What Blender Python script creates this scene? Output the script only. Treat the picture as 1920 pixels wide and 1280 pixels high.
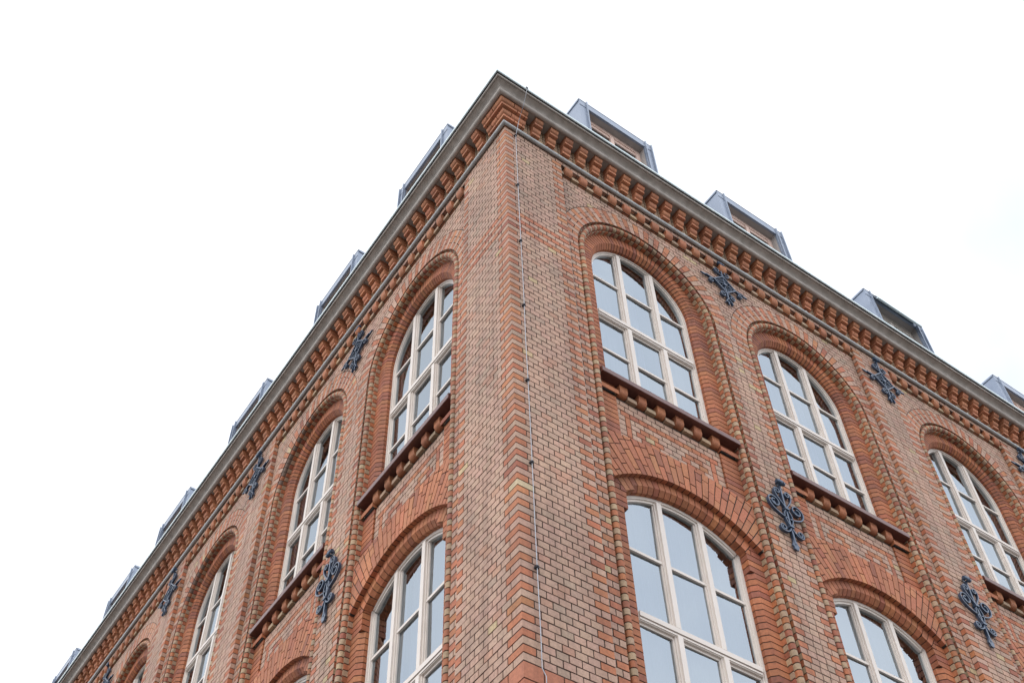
import bpy, math, random
from math import sin, cos, pi, sqrt, radians, atan2
from mathutils import Vector, Matrix
random.seed(7)
for o in list(bpy.data.objects): bpy.data.objects.remove(o)
SC = bpy.context.scene; COL = SC.collection
Z0 = -4.515                       # facade height datum -> metres above the pavement

# ------------------------------------------------------------------ camera
f_px, yaw, pit, rol = 2297.38, 0.63049, 0.92942, -0.03484
cpos = (-4.240, -5.804, 6.1653 + Z0)
fw = Vector((sin(yaw)*cos(pit), cos(yaw)*cos(pit), sin(pit)))
rt = Vector((cos(yaw), -sin(yaw), 0)); up = rt.cross(fw)
r2 = cos(rol)*rt + sin(rol)*up; u2 = -sin(rol)*rt + cos(rol)*up
cam = bpy.data.cameras.new('camera'); cam.sensor_width = 36; cam.lens = f_px/1920*36
cam.clip_start = .05; cam.clip_end = 2000
co = bpy.data.objects.new('camera', cam); COL.objects.link(co)
M = Matrix((r2, u2, -fw)).transposed().to_4x4(); M.translation = cpos; co.matrix_world = M
SC.camera = co

# ------------------------------------------------------------------ world, sun, exposure
SUN_EL, SUN_AZ = radians(46), radians(-112)       # azimuth measured from +Y towards +X: light comes from the left
w = bpy.data.worlds.new('World'); SC.world = w; w.use_nodes = True
nt = w.node_tree; nt.nodes.clear()
def N(t, **k):
    n = nt.nodes.new(t)
    for a, b in k.items(): setattr(n, a, b)
    return n
sky = N('ShaderNodeTexSky', sky_type='NISHITA', sun_disc=False, sun_elevation=SUN_EL, sun_rotation=SUN_AZ)
bgs = N('ShaderNodeBackground'); bgs.inputs[1].default_value = .13
bgc = N('ShaderNodeBackground'); bgc.inputs[1].default_value = 1.0
tc = N('ShaderNodeTexCoord'); no = N('ShaderNodeTexNoise'); no.inputs['Scale'].default_value = 2.2; no.inputs['Detail'].default_value = 5
no.inputs['Roughness'].default_value = .55
rmp = N('ShaderNodeValToRGB'); rmp.color_ramp.elements[0].position = .30; rmp.color_ramp.elements[1].position = .72
rmp.color_ramp.elements[0].color = (1.28, 1.40, 1.64, 1); rmp.color_ramp.elements[1].color = (2.12, 2.12, 2.12, 1)
mix = N('ShaderNodeMixShader'); mix.inputs[0].default_value = .88
out = N('ShaderNodeOutputWorld')
l = nt.links.new
dt = N('ShaderNodeVectorMath', operation='DOT_PRODUCT'); dt.inputs[1].default_value = (.36, .49, .80)
mr = N('ShaderNodeMapRange', interpolation_type='SMOOTHSTEP'); mr.inputs[1].default_value = .60; mr.inputs[2].default_value = .93; mr.inputs[3].default_value = 1.06; mr.inputs[4].default_value = .70
vm = N('ShaderNodeVectorMath', operation='SCALE')
l(tc.outputs['Generated'], no.inputs['Vector']); l(no.outputs['Fac'], rmp.inputs['Fac']); l(tc.outputs['Generated'], dt.inputs[0]); l(dt.outputs['Value'], mr.inputs[0])
l(rmp.outputs[0], vm.inputs[0]); l(mr.outputs[0], vm.inputs['Scale']); l(vm.outputs[0], bgc.inputs[0])
l(sky.outputs[0], bgs.inputs[0]); l(bgs.outputs[0], mix.inputs[1]); l(bgc.outputs[0], mix.inputs[2]); l(mix.outputs[0], out.inputs[0])
sd = bpy.data.lights.new('sun', 'SUN'); sd.energy = 1.0; sd.angle = radians(25); sd.color = (1, .95, .88)
so = bpy.data.objects.new('sun', sd); COL.objects.link(so)
sdir = Vector((sin(SUN_AZ)*cos(SUN_EL), cos(SUN_AZ)*cos(SUN_EL), sin(SUN_EL)))
so.rotation_euler = sdir.to_track_quat('Z', 'Y').to_euler(); so.location = (-20, -20, 40)
SC.view_settings.view_transform = 'Standard'; SC.view_settings.look = 'None'; SC.view_settings.exposure = .10; SC.view_settings.gamma = 1
SC.render.engine = 'CYCLES'
SC.cycles.max_bounces = 8

# ------------------------------------------------------------------ materials
def mat(name):
    m = bpy.data.materials.new(name); m.use_nodes = True
    return m, m.node_tree.nodes, m.node_tree.links, m.node_tree.nodes['Principled BSDF']
def noise(n, lk, scale, detail=4, coord='Object'):
    t = n.new('ShaderNodeTexCoord'); x = n.new('ShaderNodeTexNoise'); x.inputs['Scale'].default_value = scale; x.inputs['Detail'].default_value = detail
    lk.new(t.outputs[coord], x.inputs['Vector']); return x
def ramp(n, lk, src, c0, c1, p0=.3, p1=.7):
    r = n.new('ShaderNodeValToRGB'); r.color_ramp.elements[0].position = p0; r.color_ramp.elements[1].position = p1
    r.color_ramp.elements[0].color = (*c0, 1); r.color_ramp.elements[1].color = (*c1, 1); lk.new(src, r.inputs['Fac']); return r
def mul(n, lk, a, b, fac=1.0, mode='MULTIPLY'):
    x = n.new('ShaderNodeMix'); x.data_type = 'RGBA'; x.blend_type = mode; x.inputs[0].default_value = fac
    lk.new(a, x.inputs[6]); lk.new(b, x.inputs[7]); return x.outputs[2]
def bump(n, lk, src, b, dist=.002, st=.5):
    x = n.new('ShaderNodeBump'); x.inputs['Distance'].default_value = dist; x.inputs['Strength'].default_value = st
    lk.new(src, x.inputs['Height']); lk.new(x.outputs[0], b.inputs['Normal'])

def make_brick(name, rough=.72):
    m, n, lk, b = mat(name)
    at = n.new('ShaderNodeAttribute'); at.attribute_name = 'Col'
    n1 = noise(n, lk, 38, 5); n2 = noise(n, lk, .9, 4); n3 = noise(n, lk, 170, 3)
    c = mul(n, lk, at.outputs['Color'], ramp(n, lk, n1.outputs['Fac'], (.80, .79, .78), (1.10, 1.09, 1.07)).outputs[0])
    c = mul(n, lk, c, ramp(n, lk, n2.outputs['Fac'], (.86, .86, .87), (1.06, 1.05, 1.03)).outputs[0])
    c = mul(n, lk, c, ramp(n, lk, n3.outputs['Fac'], (.86, .85, .84), (1.05, 1.05, 1.05), .33, .55).outputs[0])
    t4 = n.new('ShaderNodeTexCoord'); mp = n.new('ShaderNodeMapping'); mp.inputs['Scale'].default_value = (3.2, 3.2, .35); n4 = n.new('ShaderNodeTexNoise'); n4.inputs['Scale'].default_value = 1.5; n4.inputs['Detail'].default_value = 6; n4.inputs['Roughness'].default_value = .6
    lk.new(t4.outputs['Object'], mp.inputs['Vector']); lk.new(mp.outputs[0], n4.inputs['Vector'])
    c = mul(n, lk, c, ramp(n, lk, n4.outputs['Fac'], (.68, .66, .65), (1.05, 1.05, 1.04), .28, .56).outputs[0])
    lk.new(c, b.inputs['Base Color']); b.inputs['Roughness'].default_value = rough
    bump(n, lk, n1.outputs['Fac'], b, .003, .35)
    return m
BRICK = make_brick('fired_brick')
def simple(name, c0, c1, rough, scale=12, metal=0, bd=.001, spec=None, streak=False):
    m, n, lk, b = mat(name)
    x = noise(n, lk, scale, 6)
    c = ramp(n, lk, x.outputs['Fac'], c0, c1).outputs[0]
    if streak:
        t = n.new('ShaderNodeTexCoord'); mp = n.new('ShaderNodeMapping'); mp.inputs['Scale'].default_value = (7, 7, .8)
        y = n.new('ShaderNodeTexNoise'); y.inputs['Scale'].default_value = 1.6; y.inputs['Detail'].default_value = 6
        lk.new(t.outputs['Object'], mp.inputs['Vector']); lk.new(mp.outputs[0], y.inputs['Vector'])
        c = mul(n, lk, c, ramp(n, lk, y.outputs['Fac'], (.84, .83, .82), (1.04, 1.035, 1.03), .3, .66).outputs[0])
    lk.new(c, b.inputs['Base Color']); b.inputs['Roughness'].default_value = rough; b.inputs['Metallic'].default_value = metal
    if bd: bump(n, lk, x.outputs['Fac'], b, bd, .4)
    return m
MORTAR = simple('dark_mortar', (.026, .019, .016), (.055, .039, .032), .95, 60)
STONE = simple('weathered_cornice', (.36, .32, .285), (.47, .425, .385), .7, 9, streak=True)
ZINC = simple('zinc_sheet', (.20, .24, .31), (.26, .30, .37), .38, 3, .35, .0006)
LEAD = simple('grey_lead', (.34, .345, .34), (.44, .445, .44), .5, 16, .1)
GUTTER = simple('patinated_gutter', (.62, .74, .75), (.74, .83, .84), .4, 8, 0)
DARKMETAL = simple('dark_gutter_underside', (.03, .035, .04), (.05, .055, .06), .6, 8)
PAINT = simple('cream_window_paint', (.63, .565, .505), (.68, .61, .55), .45, 6, 0, 0)
SILL = simple('glazed_sill_brick', (.095, .033, .025), (.14, .052, .040), .38, 25)
IRON = simple('blue_grey_iron', (.030, .050, .086), (.062, .092, .145), .3, 30, .25)
CURTAIN = simple('sheer_curtain', (.66, .67, .70), (.70, .71, .74), .9, 3, 0, 0)
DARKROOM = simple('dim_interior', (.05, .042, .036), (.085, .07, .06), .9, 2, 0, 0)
BEIGE = simple('dormer_wood', (.62, .44, .36), (.70, .52, .44), .6, 6)
SOFFIT = simple('dormer_soffit_paint', (.30, .27, .25), (.36, .33, .31), .6, 5)
ROOF = simple('zinc_roof', (.12, .13, .15), (.2, .21, .24), .5, 5, .3)
CABLE = simple('galvanised_wire', (.26, .275, .31), (.38, .40, .44), .4, 40, .4)
CLAMP = simple('dark_clamp', (.03, .03, .035), (.06, .06, .07), .5, 40, .3)
def glass(name, refl, tint):
    m, n, lk, b = mat(name); n.remove(b); o = n['Material Output']
    g = n.new('ShaderNodeBsdfGlossy'); g.inputs['Roughness'].default_value = .004; g.inputs['Color'].default_value = (*tint, 1)
    t = n.new('ShaderNodeBsdfTransparent'); t.inputs['Color'].default_value = (.60, .63, .65, 1)
    fr = n.new('ShaderNodeFresnel'); fr.inputs['IOR'].default_value = refl
    wv = noise(n, lk, 1.1, 1); bp = n.new('ShaderNodeBump'); bp.inputs['Distance'].default_value = .004; bp.inputs['Strength'].default_value = .25
    lk.new(wv.outputs['Fac'], bp.inputs['Height']); lk.new(bp.outputs[0], g.inputs['Normal'])
    x = n.new('ShaderNodeMixShader'); lk.new(fr.outputs[0], x.inputs[0]); lk.new(t.outputs[0], x.inputs[1]); lk.new(g.outputs[0], x.inputs[2]); lk.new(x.outputs[0], o.inputs[0])
    return m
GLASS = glass('window_glass', 3.9, (.84, .93, 1.0))

def jit(c, a=.07, b=.025):
    k = 1 + random.uniform(-a, a)
    return tuple(max(.01, x*k*(1+random.uniform(-b, b))) for x in c)
def buff():
    r = random.random()
    if r < .012: c = (.47, .35, .20)
    elif r < .06: c = (.385, .262, .195)
    elif r < .12: c = (.43, .238, .165)
    elif r < .5: c = (.438, .270, .202)
    else: c = (.438, .284, .210)
    return jit(c, .055, .02)
def red():
    r = random.random()
    if r < .10: c = (.31, .098, .05)
    elif r < .35: c = (.435, .165, .07)
    else: c = (.41, .14, .064)
    return jit(c, .10, .05)
def redd():
    r = random.random()
    return jit((.29, .092, .05) if r < .2 else (.40, .138, .056) if r < .6 else (.35, .112, .047), .09, .05)
def terra(): return jit((.38, .138, .060), .08, .04)
def buffd():
    return jit((.375, .26, .17) if random.random() < .8 else (.41, .29, .18), .08, .03)
GREY = (.5, .5, .5)

# ------------------------------------------------------------------ mesh builder
WA = {'R': -.0486, 'L': -.0460}; OFS = {'R': 0, 'L': .085}; DROOP = {'R': .030, 'L': .013}    # slightly uneven bays and a settled cornice line
def W(side, s, d, h):
    if h > 16:
        q = (h-16)/4; h += .065*q*q - DROOP[side]*max(0, s)*q
    s = s*(1 + WA[side]*s/10)+OFS[side]*(1-math.exp(-s/.9)) if s > 0 else s
    return (s, -d, h+Z0) if side == 'R' else (-d, s, h+Z0)
class MB:
    def __init__(self, side='R'): self.v = []; self.f = []; self.c = []; self.m = []; self.sm = []; self.side = side
    def face(self, pts, col=GREY, m=0, smooth=False):          # pts (s,d,h), counter-clockwise seen from outside the right-hand facade
        i = len(self.v); self.v += [W(self.side, *p) for p in pts]
        idx = list(range(i, i+len(pts)))
        if self.side == 'L': idx.reverse()
        self.f.append(idx); self.c.append(col); self.m.append(m); self.sm.append(smooth)
    def raw(self, pts, faces, col=GREY, m=0, smooth=False):    # world points
        i = len(self.v); self.v += [tuple(p) for p in pts]
        for f in faces: self.f.append([i+k for k in f]); self.c.append(col); self.m.append(m); self.sm.append(smooth)
    def prism(self, poly, d1, d0, col, m=0, skip=()):          # poly (s,h) CCW, front at d1, sides back to d0
        self.face([(s, d1, h) for s, h in poly], col, m)
        n = len(poly)
        for k in range(n):
            if k in skip: continue
            a, b = poly[k], poly[(k+1) % n]
            self.face([(a[0], d0, a[1]), (b[0], d0, b[1]), (b[0], d1, b[1]), (a[0], d1, a[1])], col, m)
    def box(self, s0, s1, d0, d1, h0, h1, col=GREY, m=0, back=False):
        self.prism([(s0, h0), (s1, h0), (s1, h1), (s0, h1)], d1, d0, col, m)
        if back: self.face([(s1, d0, h0), (s0, d0, h0), (s0, d0, h1), (s1, d0, h1)], col, m)
    def rect(self, s0, s1, h0, h1, d, col=GREY, m=0): self.face([(s0, d, h0), (s1, d, h0), (s1, d, h1), (s0, d, h1)], col, m)
    def build(self, name, mats, parent=None, loc=None):
        me = bpy.data.meshes.new(name)
        v = self.v
        if loc is not None: v = [(x-loc[0], y-loc[1], z-loc[2]) for x, y, z in v]
        me.from_pydata(v, [], self.f)
        for m in mats: me.materials.append(m)
        me.polygons.foreach_set('material_index', self.m); me.polygons.foreach_set('use_smooth', self.sm)
        a = me.color_attributes.new('Col', 'FLOAT_COLOR', 'CORNER'); buf = []
        for f, c in zip(self.f, self.c): buf += [c[0], c[1], c[2], 1.0]*len(f)
        a.data.foreach_set('color', buf); me.update()
        o = bpy.data.objects.new(name, me); COL.objects.link(o)
        if parent is not None: o.parent = parent
        if loc is not None: o.location = loc
        return o
def clip(poly, nx, ny, c):                                     # keep nx*s+ny*h >= c
    out = []; n = len(poly)
    for i in range(n):
        a, b = poly[i], poly[(i+1) % n]; da = nx*a[0]+ny*a[1]-c; db = nx*b[0]+ny*b[1]-c
        if da >= 0: out.append(a)
        if da*db < 0:
            t = da/(da-db); out.append((a[0]+t*(b[0]-a[0]), a[1]+t*(b[1]-a[1])))
    return out
def area(p): return sum(p[i][0]*p[(i+1) % len(p)][1]-p[(i+1) % len(p)][0]*p[i][1] for i in range(len(p)))/2

# ------------------------------------------------------------------ facade dimensions
C = .077; L = .1225; G = .0118
Fd = -.0625; Bd = -.165; Pd = -.185; Wd = -.262                # field, order, panel, window planes
R_ROLL = 1.10; R_OUT = 1.36; U_C = .975; U_B = .828; U_I = .772
N_SP = 86; HS = 12+N_SP*C
N_BOT = -10
def hh(n): return 12+n*C
PAIR = (.885, 6.22)
UNITS = {'R': [(.885, 6.22, (2.178, 4.932)), (6.965, 9.54, (8.2525,)), (10.285, 15.62, (11.578, 14.332))],
         'L': [(.885, 6.22, (2.178, 4.932)), (6.965, 9.54, (8.2525,)), (10.285, 15.62, (11.578, 14.332)), (16.365, 18.94, (17.6525,))]}
END = {'R': 16.505, 'L': 19.825}
def jitd(): return random.uniform(-.0018, .0018)
def brick(mb, s0, s1, n, d, col, back=.014, skip=(), h0=None, h1=None):
    a = hh(n)+G/2 if h0 is None else h0; b = hh(n+1)-G/2 if h1 is None else h1
    j = jitd() if not skip else 0
    mb.prism([(s0, a), (s1, a), (s1, b), (s0, b)], d+j, d-back, col, 0, skip)
def lay(mb, s, widths, n, d, cols, g=G):                      # lay bricks one after another
    for wd, c in zip(widths, cols):
        brick(mb, s+g/2, s+wd-g/2, n, d, c); s += wd

BLD = bpy.data.objects.new('brick_building', None); COL.objects.link(BLD)
BLD['label'] = 'red and buff brick corner building with arched windows under a bracketed cornice'; BLD['category'] = 'building'

def wall(side):
    mb = MB(side); units = UNITS[side]
    N_P = 107
    # corner pier on the front plane
    for n in range(N_BOT, 115):
        rd = (n % 2 == 0); band = n in (78, 80, 82); big = n in (-2, -3)
        if n == 107-1+200: pass
        if big:
            if n == -2:
                ws = [1.5*L]*4+[.885-6*L]
                s = 0
                for i, wd in enumerate(ws):
                    a = 0 if i == 0 else s+G/2
                    mb.prism([(a, hh(-3)+G/2), (s+wd-G/2, hh(-3)+G/2), (s+wd-G/2, hh(-1)-G/2), (a, hh(-1)-G/2)], .0, -.014, (.42, .15, .08), 0, (3,) if i == 0 else ()); s += wd
            continue
        first = (L if side == 'R' else 1.5*L) if rd else (1.5*L if side == 'R' else L)
        cc = red if rd else buff
        top = .885 if n < N_P else END[side]
        if n >= 110: first = L
        c0 = cc()
        random.seed(1000+n); c0 = cc(); c0 = (.50, .40, .26) if n == 23 else c0; random.seed(n*7+(0 if side == 'R' else 5000))
        mb.prism([(0, hh(n)+G/2), (first-G/2, hh(n)+G/2), (first-G/2, hh(n+1)-G/2), (0, hh(n+1)-G/2)], 0, -.014, c0, 0, (3,))
        s = first
        if top < 1:
            while top-s > 1.45*L:
                brick(mb, s+G/2, s+L-G/2, n, 0, red() if band else buff()); s += L
            brick(mb, s+G/2, top, n, 0, red() if (rd or band) else buff())
        else:
            while s < top:
                e = min(s+L, top); brick(mb, s+G/2, e-G/2, n, 0, buff() if n < 110 else buffd(), .0616 if n == 107 and s > .885 else .014); s = e
    # lesenes and the far corner pier, front plane
    les = [(units[i][1], units[i+1][0]) for i in range(len(units)-1)]+[(units[-1][1], END[side])]
    for a, b in les:
        for n in range(N_BOT, 107):
            rd = n % 2 == 0; wd = b-a
            ws = [L, L*.99, L*.99, L*.99, L, 0] if rd else [1.5*L, L, L, L, 1.5*L]
            ws = [x for x in ws if x > 0]; k = wd/sum(ws); s = a
            for i, x in enumerate(ws):
                e = s+x*k; edge = i in (0, len(ws)-1)
                a0 = s if i == 0 else s+G/2; e0 = e if i == len(ws)-1 else e-G/2
                col = red() if rd and edge else buff()
                mb.prism([(a0, hh(n)+G/2), (e0, hh(n)+G/2), (e0, hh(n+1)-G/2), (a0, hh(n+1)-G/2)], jitd(), Fd if edge else -.014, col); s = e
        mb.box(a+.004, b-.004, Fd-.02, -.008, hh(N_BOT), hh(107)+.03, GREY, 1)
    # field
    for a, b, cs in units:
        for n in range(N_BOT, 107):
            rd = n % 2 == 0; h0, h1 = hh(n)+G/2, hh(n+1)-G/2
            if n < N_SP:
                edges = [a]
                for c in cs: edges += [c-R_ROLL, c+R_ROLL]
                edges.append(b)
                for i in range(0, len(edges), 2):
                    s0, s1 = edges[i], edges[i+1]; wd = s1-s0
                    lj = i > 0; rj = i+2 < len(edges)        # jamb at its left / right end
                    if wd < .3:
                        ws = [.55*L, 1.0*L] if (rd == rj) else [1.0*L, .55*L]
                        cl = [buff(), red()] if (rd and rj) else [red(), buff()] if (rd and lj) else [buff(), buff()]
                        if not rd and random.random() < .0: pass
                    elif rd:
                        ws = [1, .84, .83, .83, 1]; cl = [red(), buff(), buff(), buff(), red()]
                        if N_SP-9 <= n: cl[1] = red(); cl[3] = red()
                    else:
                        ws = [.75, 1, 1, 1, .75]; cl = [buff() for _ in ws]
                        ws = [.75, 1, 1, 1, .75]
                    k = wd/sum(ws); s = s0
                    for j, x in enumerate(ws):
                        e = s+x*k
                        aa = s+(0 if (j == 0 and lj) else G/2); ee = e-(0 if (j == len(ws)-1 and rj) else G/2)
                        if j == 0 and not lj: aa = s
                        mb.prism([(aa, h0), (ee, h0), (ee, h1), (aa, h1)], Fd+jitd(), Fd-.014, cl[j]); s = e
            else:
                s = a-(.5*L if rd else 0)
                while s < b:
                    p = [(max(s, a)+G/2, h0), (min(s+L, b)-G/2, h0), (min(s+L, b)-G/2, h1), (max(s, a)+G/2, h1)]
                    if p[1][0]-p[0][0] > .01:
                        for c in cs:
                            if not p: break
                            mx = sum(q[0] for q in p)/len(p)-c; my = sum(q[1] for q in p)/len(p)-HS; r = math.hypot(mx, my)
                            if r < R_OUT+.2: p = clip(p, mx/r, my/r, (R_OUT+G*.8)+c*mx/r+HS*my/r)
                        if len(p) > 2 and area(p) > .00015: mb.prism(p, Fd+jitd(), Fd-.014, buff())
                    s += L
        # arch ring of long voussoirs, flush with the field
        for c in cs:
            NV = 46
            for k in range(NV):
                t0, t1 = pi*k/NV, pi*(k+1)/NV; rd = k % 2 == 0
                g = .0045
                sp = [R_ROLL, R_ROLL+(.085 if rd else .17), R_OUT]
                for q in range(2):
                    ra, rb = sp[q]+(G/2 if q else 0), sp[q+1]-(G/2 if q == 0 else 0)
                    P = [(c-ra*cos(t0+g/ra), HS+ra*sin(t0+g/ra)), (c-rb*cos(t0+g/rb), HS+rb*sin(t0+g/rb)), (c-rb*cos(t1-g/rb), HS+rb*sin(t1-g/rb)), (c-ra*cos(t1-g/ra), HS+ra*sin(t1-g/ra))]
                    if area(P) < 0: P.reverse()
                    P = clip(P, 1, 0, a+.004); P = clip(P, -1, 0, -(b-.004)) if P else P
                    mid = (cs[0]+cs[-1])/2
                    if len(cs) == 2 and P: P = clip(P, (1 if c > mid else -1), 0, (1 if c > mid else -1)*mid+.004)
                    if len(P) > 2 and area(P) > .0003: mb.prism(P, Fd+jitd(), Fd-.014, red() if rd else buff())
    # mortar behind everything: one sheet with openings, cut as strips
    d = Fd-.006
    def sheet(a, b, cs):
        pts = []
        if not cs: mb.rect(a, b, hh(N_BOT), hh(107), d, GREY, 1); return
        edges = [a]
        for c in cs: edges += [c-R_ROLL+.006, c+R_ROLL-.006]
        edges.append(b)
        for i in range(0, len(edges), 2): mb.rect(edges[i], edges[i+1], hh(N_BOT), HS, d, GREY, 1)
        top = hh(107)
        bounds = [a]+[(cs[i]+cs[i+1])/2 for i in range(len(cs)-1)]+[b]
        for i, c in enumerate(cs):
            K = 40; r = R_ROLL-.006
            xs = [c-r*cos(pi*k/K) for k in range(K+1)]; ys = [HS+r*sin(pi*k/K) for k in range(K+1)]
            mb.face([(bounds[i], d, HS), (xs[0], d, HS), (xs[0], d, top), (bounds[i], d, top)], GREY, 1)
            for k in range(K): mb.face([(xs[k], d, ys[k]), (xs[k+1], d, ys[k+1]), (xs[k+1], d, top), (xs[k], d, top)], GREY, 1)
            mb.face([(xs[-1], d, HS), (bounds[i+1], d, HS), (bounds[i+1], d, top), (xs[-1], d, top)], GREY, 1)
    for a, b, cs in units: sheet(a, b, cs)
    mb.face([(0.006, -.006, hh(N_BOT)), (.880, -.006, hh(N_BOT)), (.880, -.006, hh(107)), (.006, -.006, hh(107))], GREY, 1)
    mb.face([(.881, Fd-.02, hh(N_BOT)), (.881, -.006, hh(N_BOT)), (.881, -.006, hh(107)), (.881, Fd-.02, hh(107))], GREY, 1)
    mb.face([(0.006, -.006, hh(107)), (END[side], -.006, hh(107)), (END[side], -.006, 20.84), (.006, -.006, 20.84)], GREY, 1)
    mb.face([(.0, Fd-.02, hh(107)+.03), (END[side], Fd-.02, hh(107)+.03), (END[side], -.006, hh(107)+.03), (.0, -.006, hh(107)+.03)], GREY, 1)
    return mb.build('brick_wall', [BRICK, MORTAR], BLD)

# ------------------------------------------------------------------ moulded order that edges each tall bay
def offs(prof, t):                                            # shift a polyline of (u,d) behind its visible side
    out = []
    for i in range(len(prof)):
        a = prof[max(i-1, 0)]; b = prof[min(i+1, len(prof)-1)]
        tx, ty = b[0]-a[0], b[1]-a[1]; q = math.hypot(tx, ty) or 1
        out.append((prof[i][0]-ty/q*t, prof[i][1]+tx/q*t))
    return out
def slice_(mb, A, B, prof, col, m=0, smooth_rng=None, ends=True):
    # A, B map (u,d) -> (s,d,h); profile runs from the wall edge inwards
    q = offs(prof, .008) if ends else None
    for i in range(len(prof)-1):
        p0, p1 = prof[i], prof[i+1]
        sm = smooth_rng is not None and smooth_rng[0] <= i < smooth_rng[1]
        mb.face([A(*p0), A(*p1), B(*p1), B(*p0)], col, m, sm)
        if ends:
            mb.face([A(*q[i]), A(*q[i+1]), A(*p1), A(*p0)], col, m); mb.face([B(*p0), B(*p1), B(*q[i+1]), B(*q[i])], col, m)
def jambL(c, h): return lambda u, d: (c-u, d, h)
def jambR(c, h): return lambda u, d: (c+u, d, h)
def archS(c, t, h0=None): return lambda u, d: (c-u*cos(t), d, (HS if h0 is None else h0)+u*sin(t))
ru, rdp, rr = 1.026, -.094, .036
PA = [(R_ROLL, Fd), (R_ROLL, Fd-.040), (ru+rr*cos(radians(-12)), rdp-rr*sin(radians(-12))+.0)]
PA = [(R_ROLL-.003, Fd-.001), (R_ROLL-.003, Fd-.046), (1.066, Fd-.050)]+[(ru+rr*cos(radians(a)), rdp+rr*sin(radians(a))) for a in range(0, 201, 20)]+[(.988, -.128)]
PC = [(.988, -.112), (U_C, -.112), (U_C, Bd-.012)]
PB = [(U_C+.003, Bd), (U_B, Bd), (U_I, Bd-(U_B-U_I)), (U_I, Wd-.05)]
PBs = [(U_C+.003, Bd), (U_I, Bd), (U_I, Wd-.05)]
PS = [(U_C+.003, Bd), (.73, Bd), (.73, Pd-.01)]
LS = (14.64, 1.30, 14.90)                                     # lower arch: springing height, radius, crown
RL, HCL = 1.30, 14.90-1.30
THL = math.asin(.772/RL)
RU, HCU = 1.45, 15.05-1.45
RE, HCE = 5.0, 15.45-5.0
def course_slices(mb, c, prof, n0, n1, colf, sm=None, d=None):
    for n in range(n0, n1):
        a, b = hh(n)+G/2, hh(n+1)-G/2
        slice_(mb, jambL(c, b), jambL(c, a), prof, colf(n), 0, sm)
        slice_(mb, jambR(c, a), jambR(c, b), prof, colf(n), 0, sm)
def back_sweep(mb, c, prof, n0, n1, arch):
    q = offs(prof, .006)
    slice_(mb, jambL(c, hh(n1)), jambL(c, hh(n0)), q, GREY, 1, None, False)
    slice_(mb, jambR(c, hh(n0)), jambR(c, hh(n1)), q, GREY, 1, None, False)
    if arch:
        K = 46
        for k in range(K): slice_(mb, archS(c, pi*(k+1)/K), archS(c, pi*k/K), q, GREY, 1, None, False)

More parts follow.
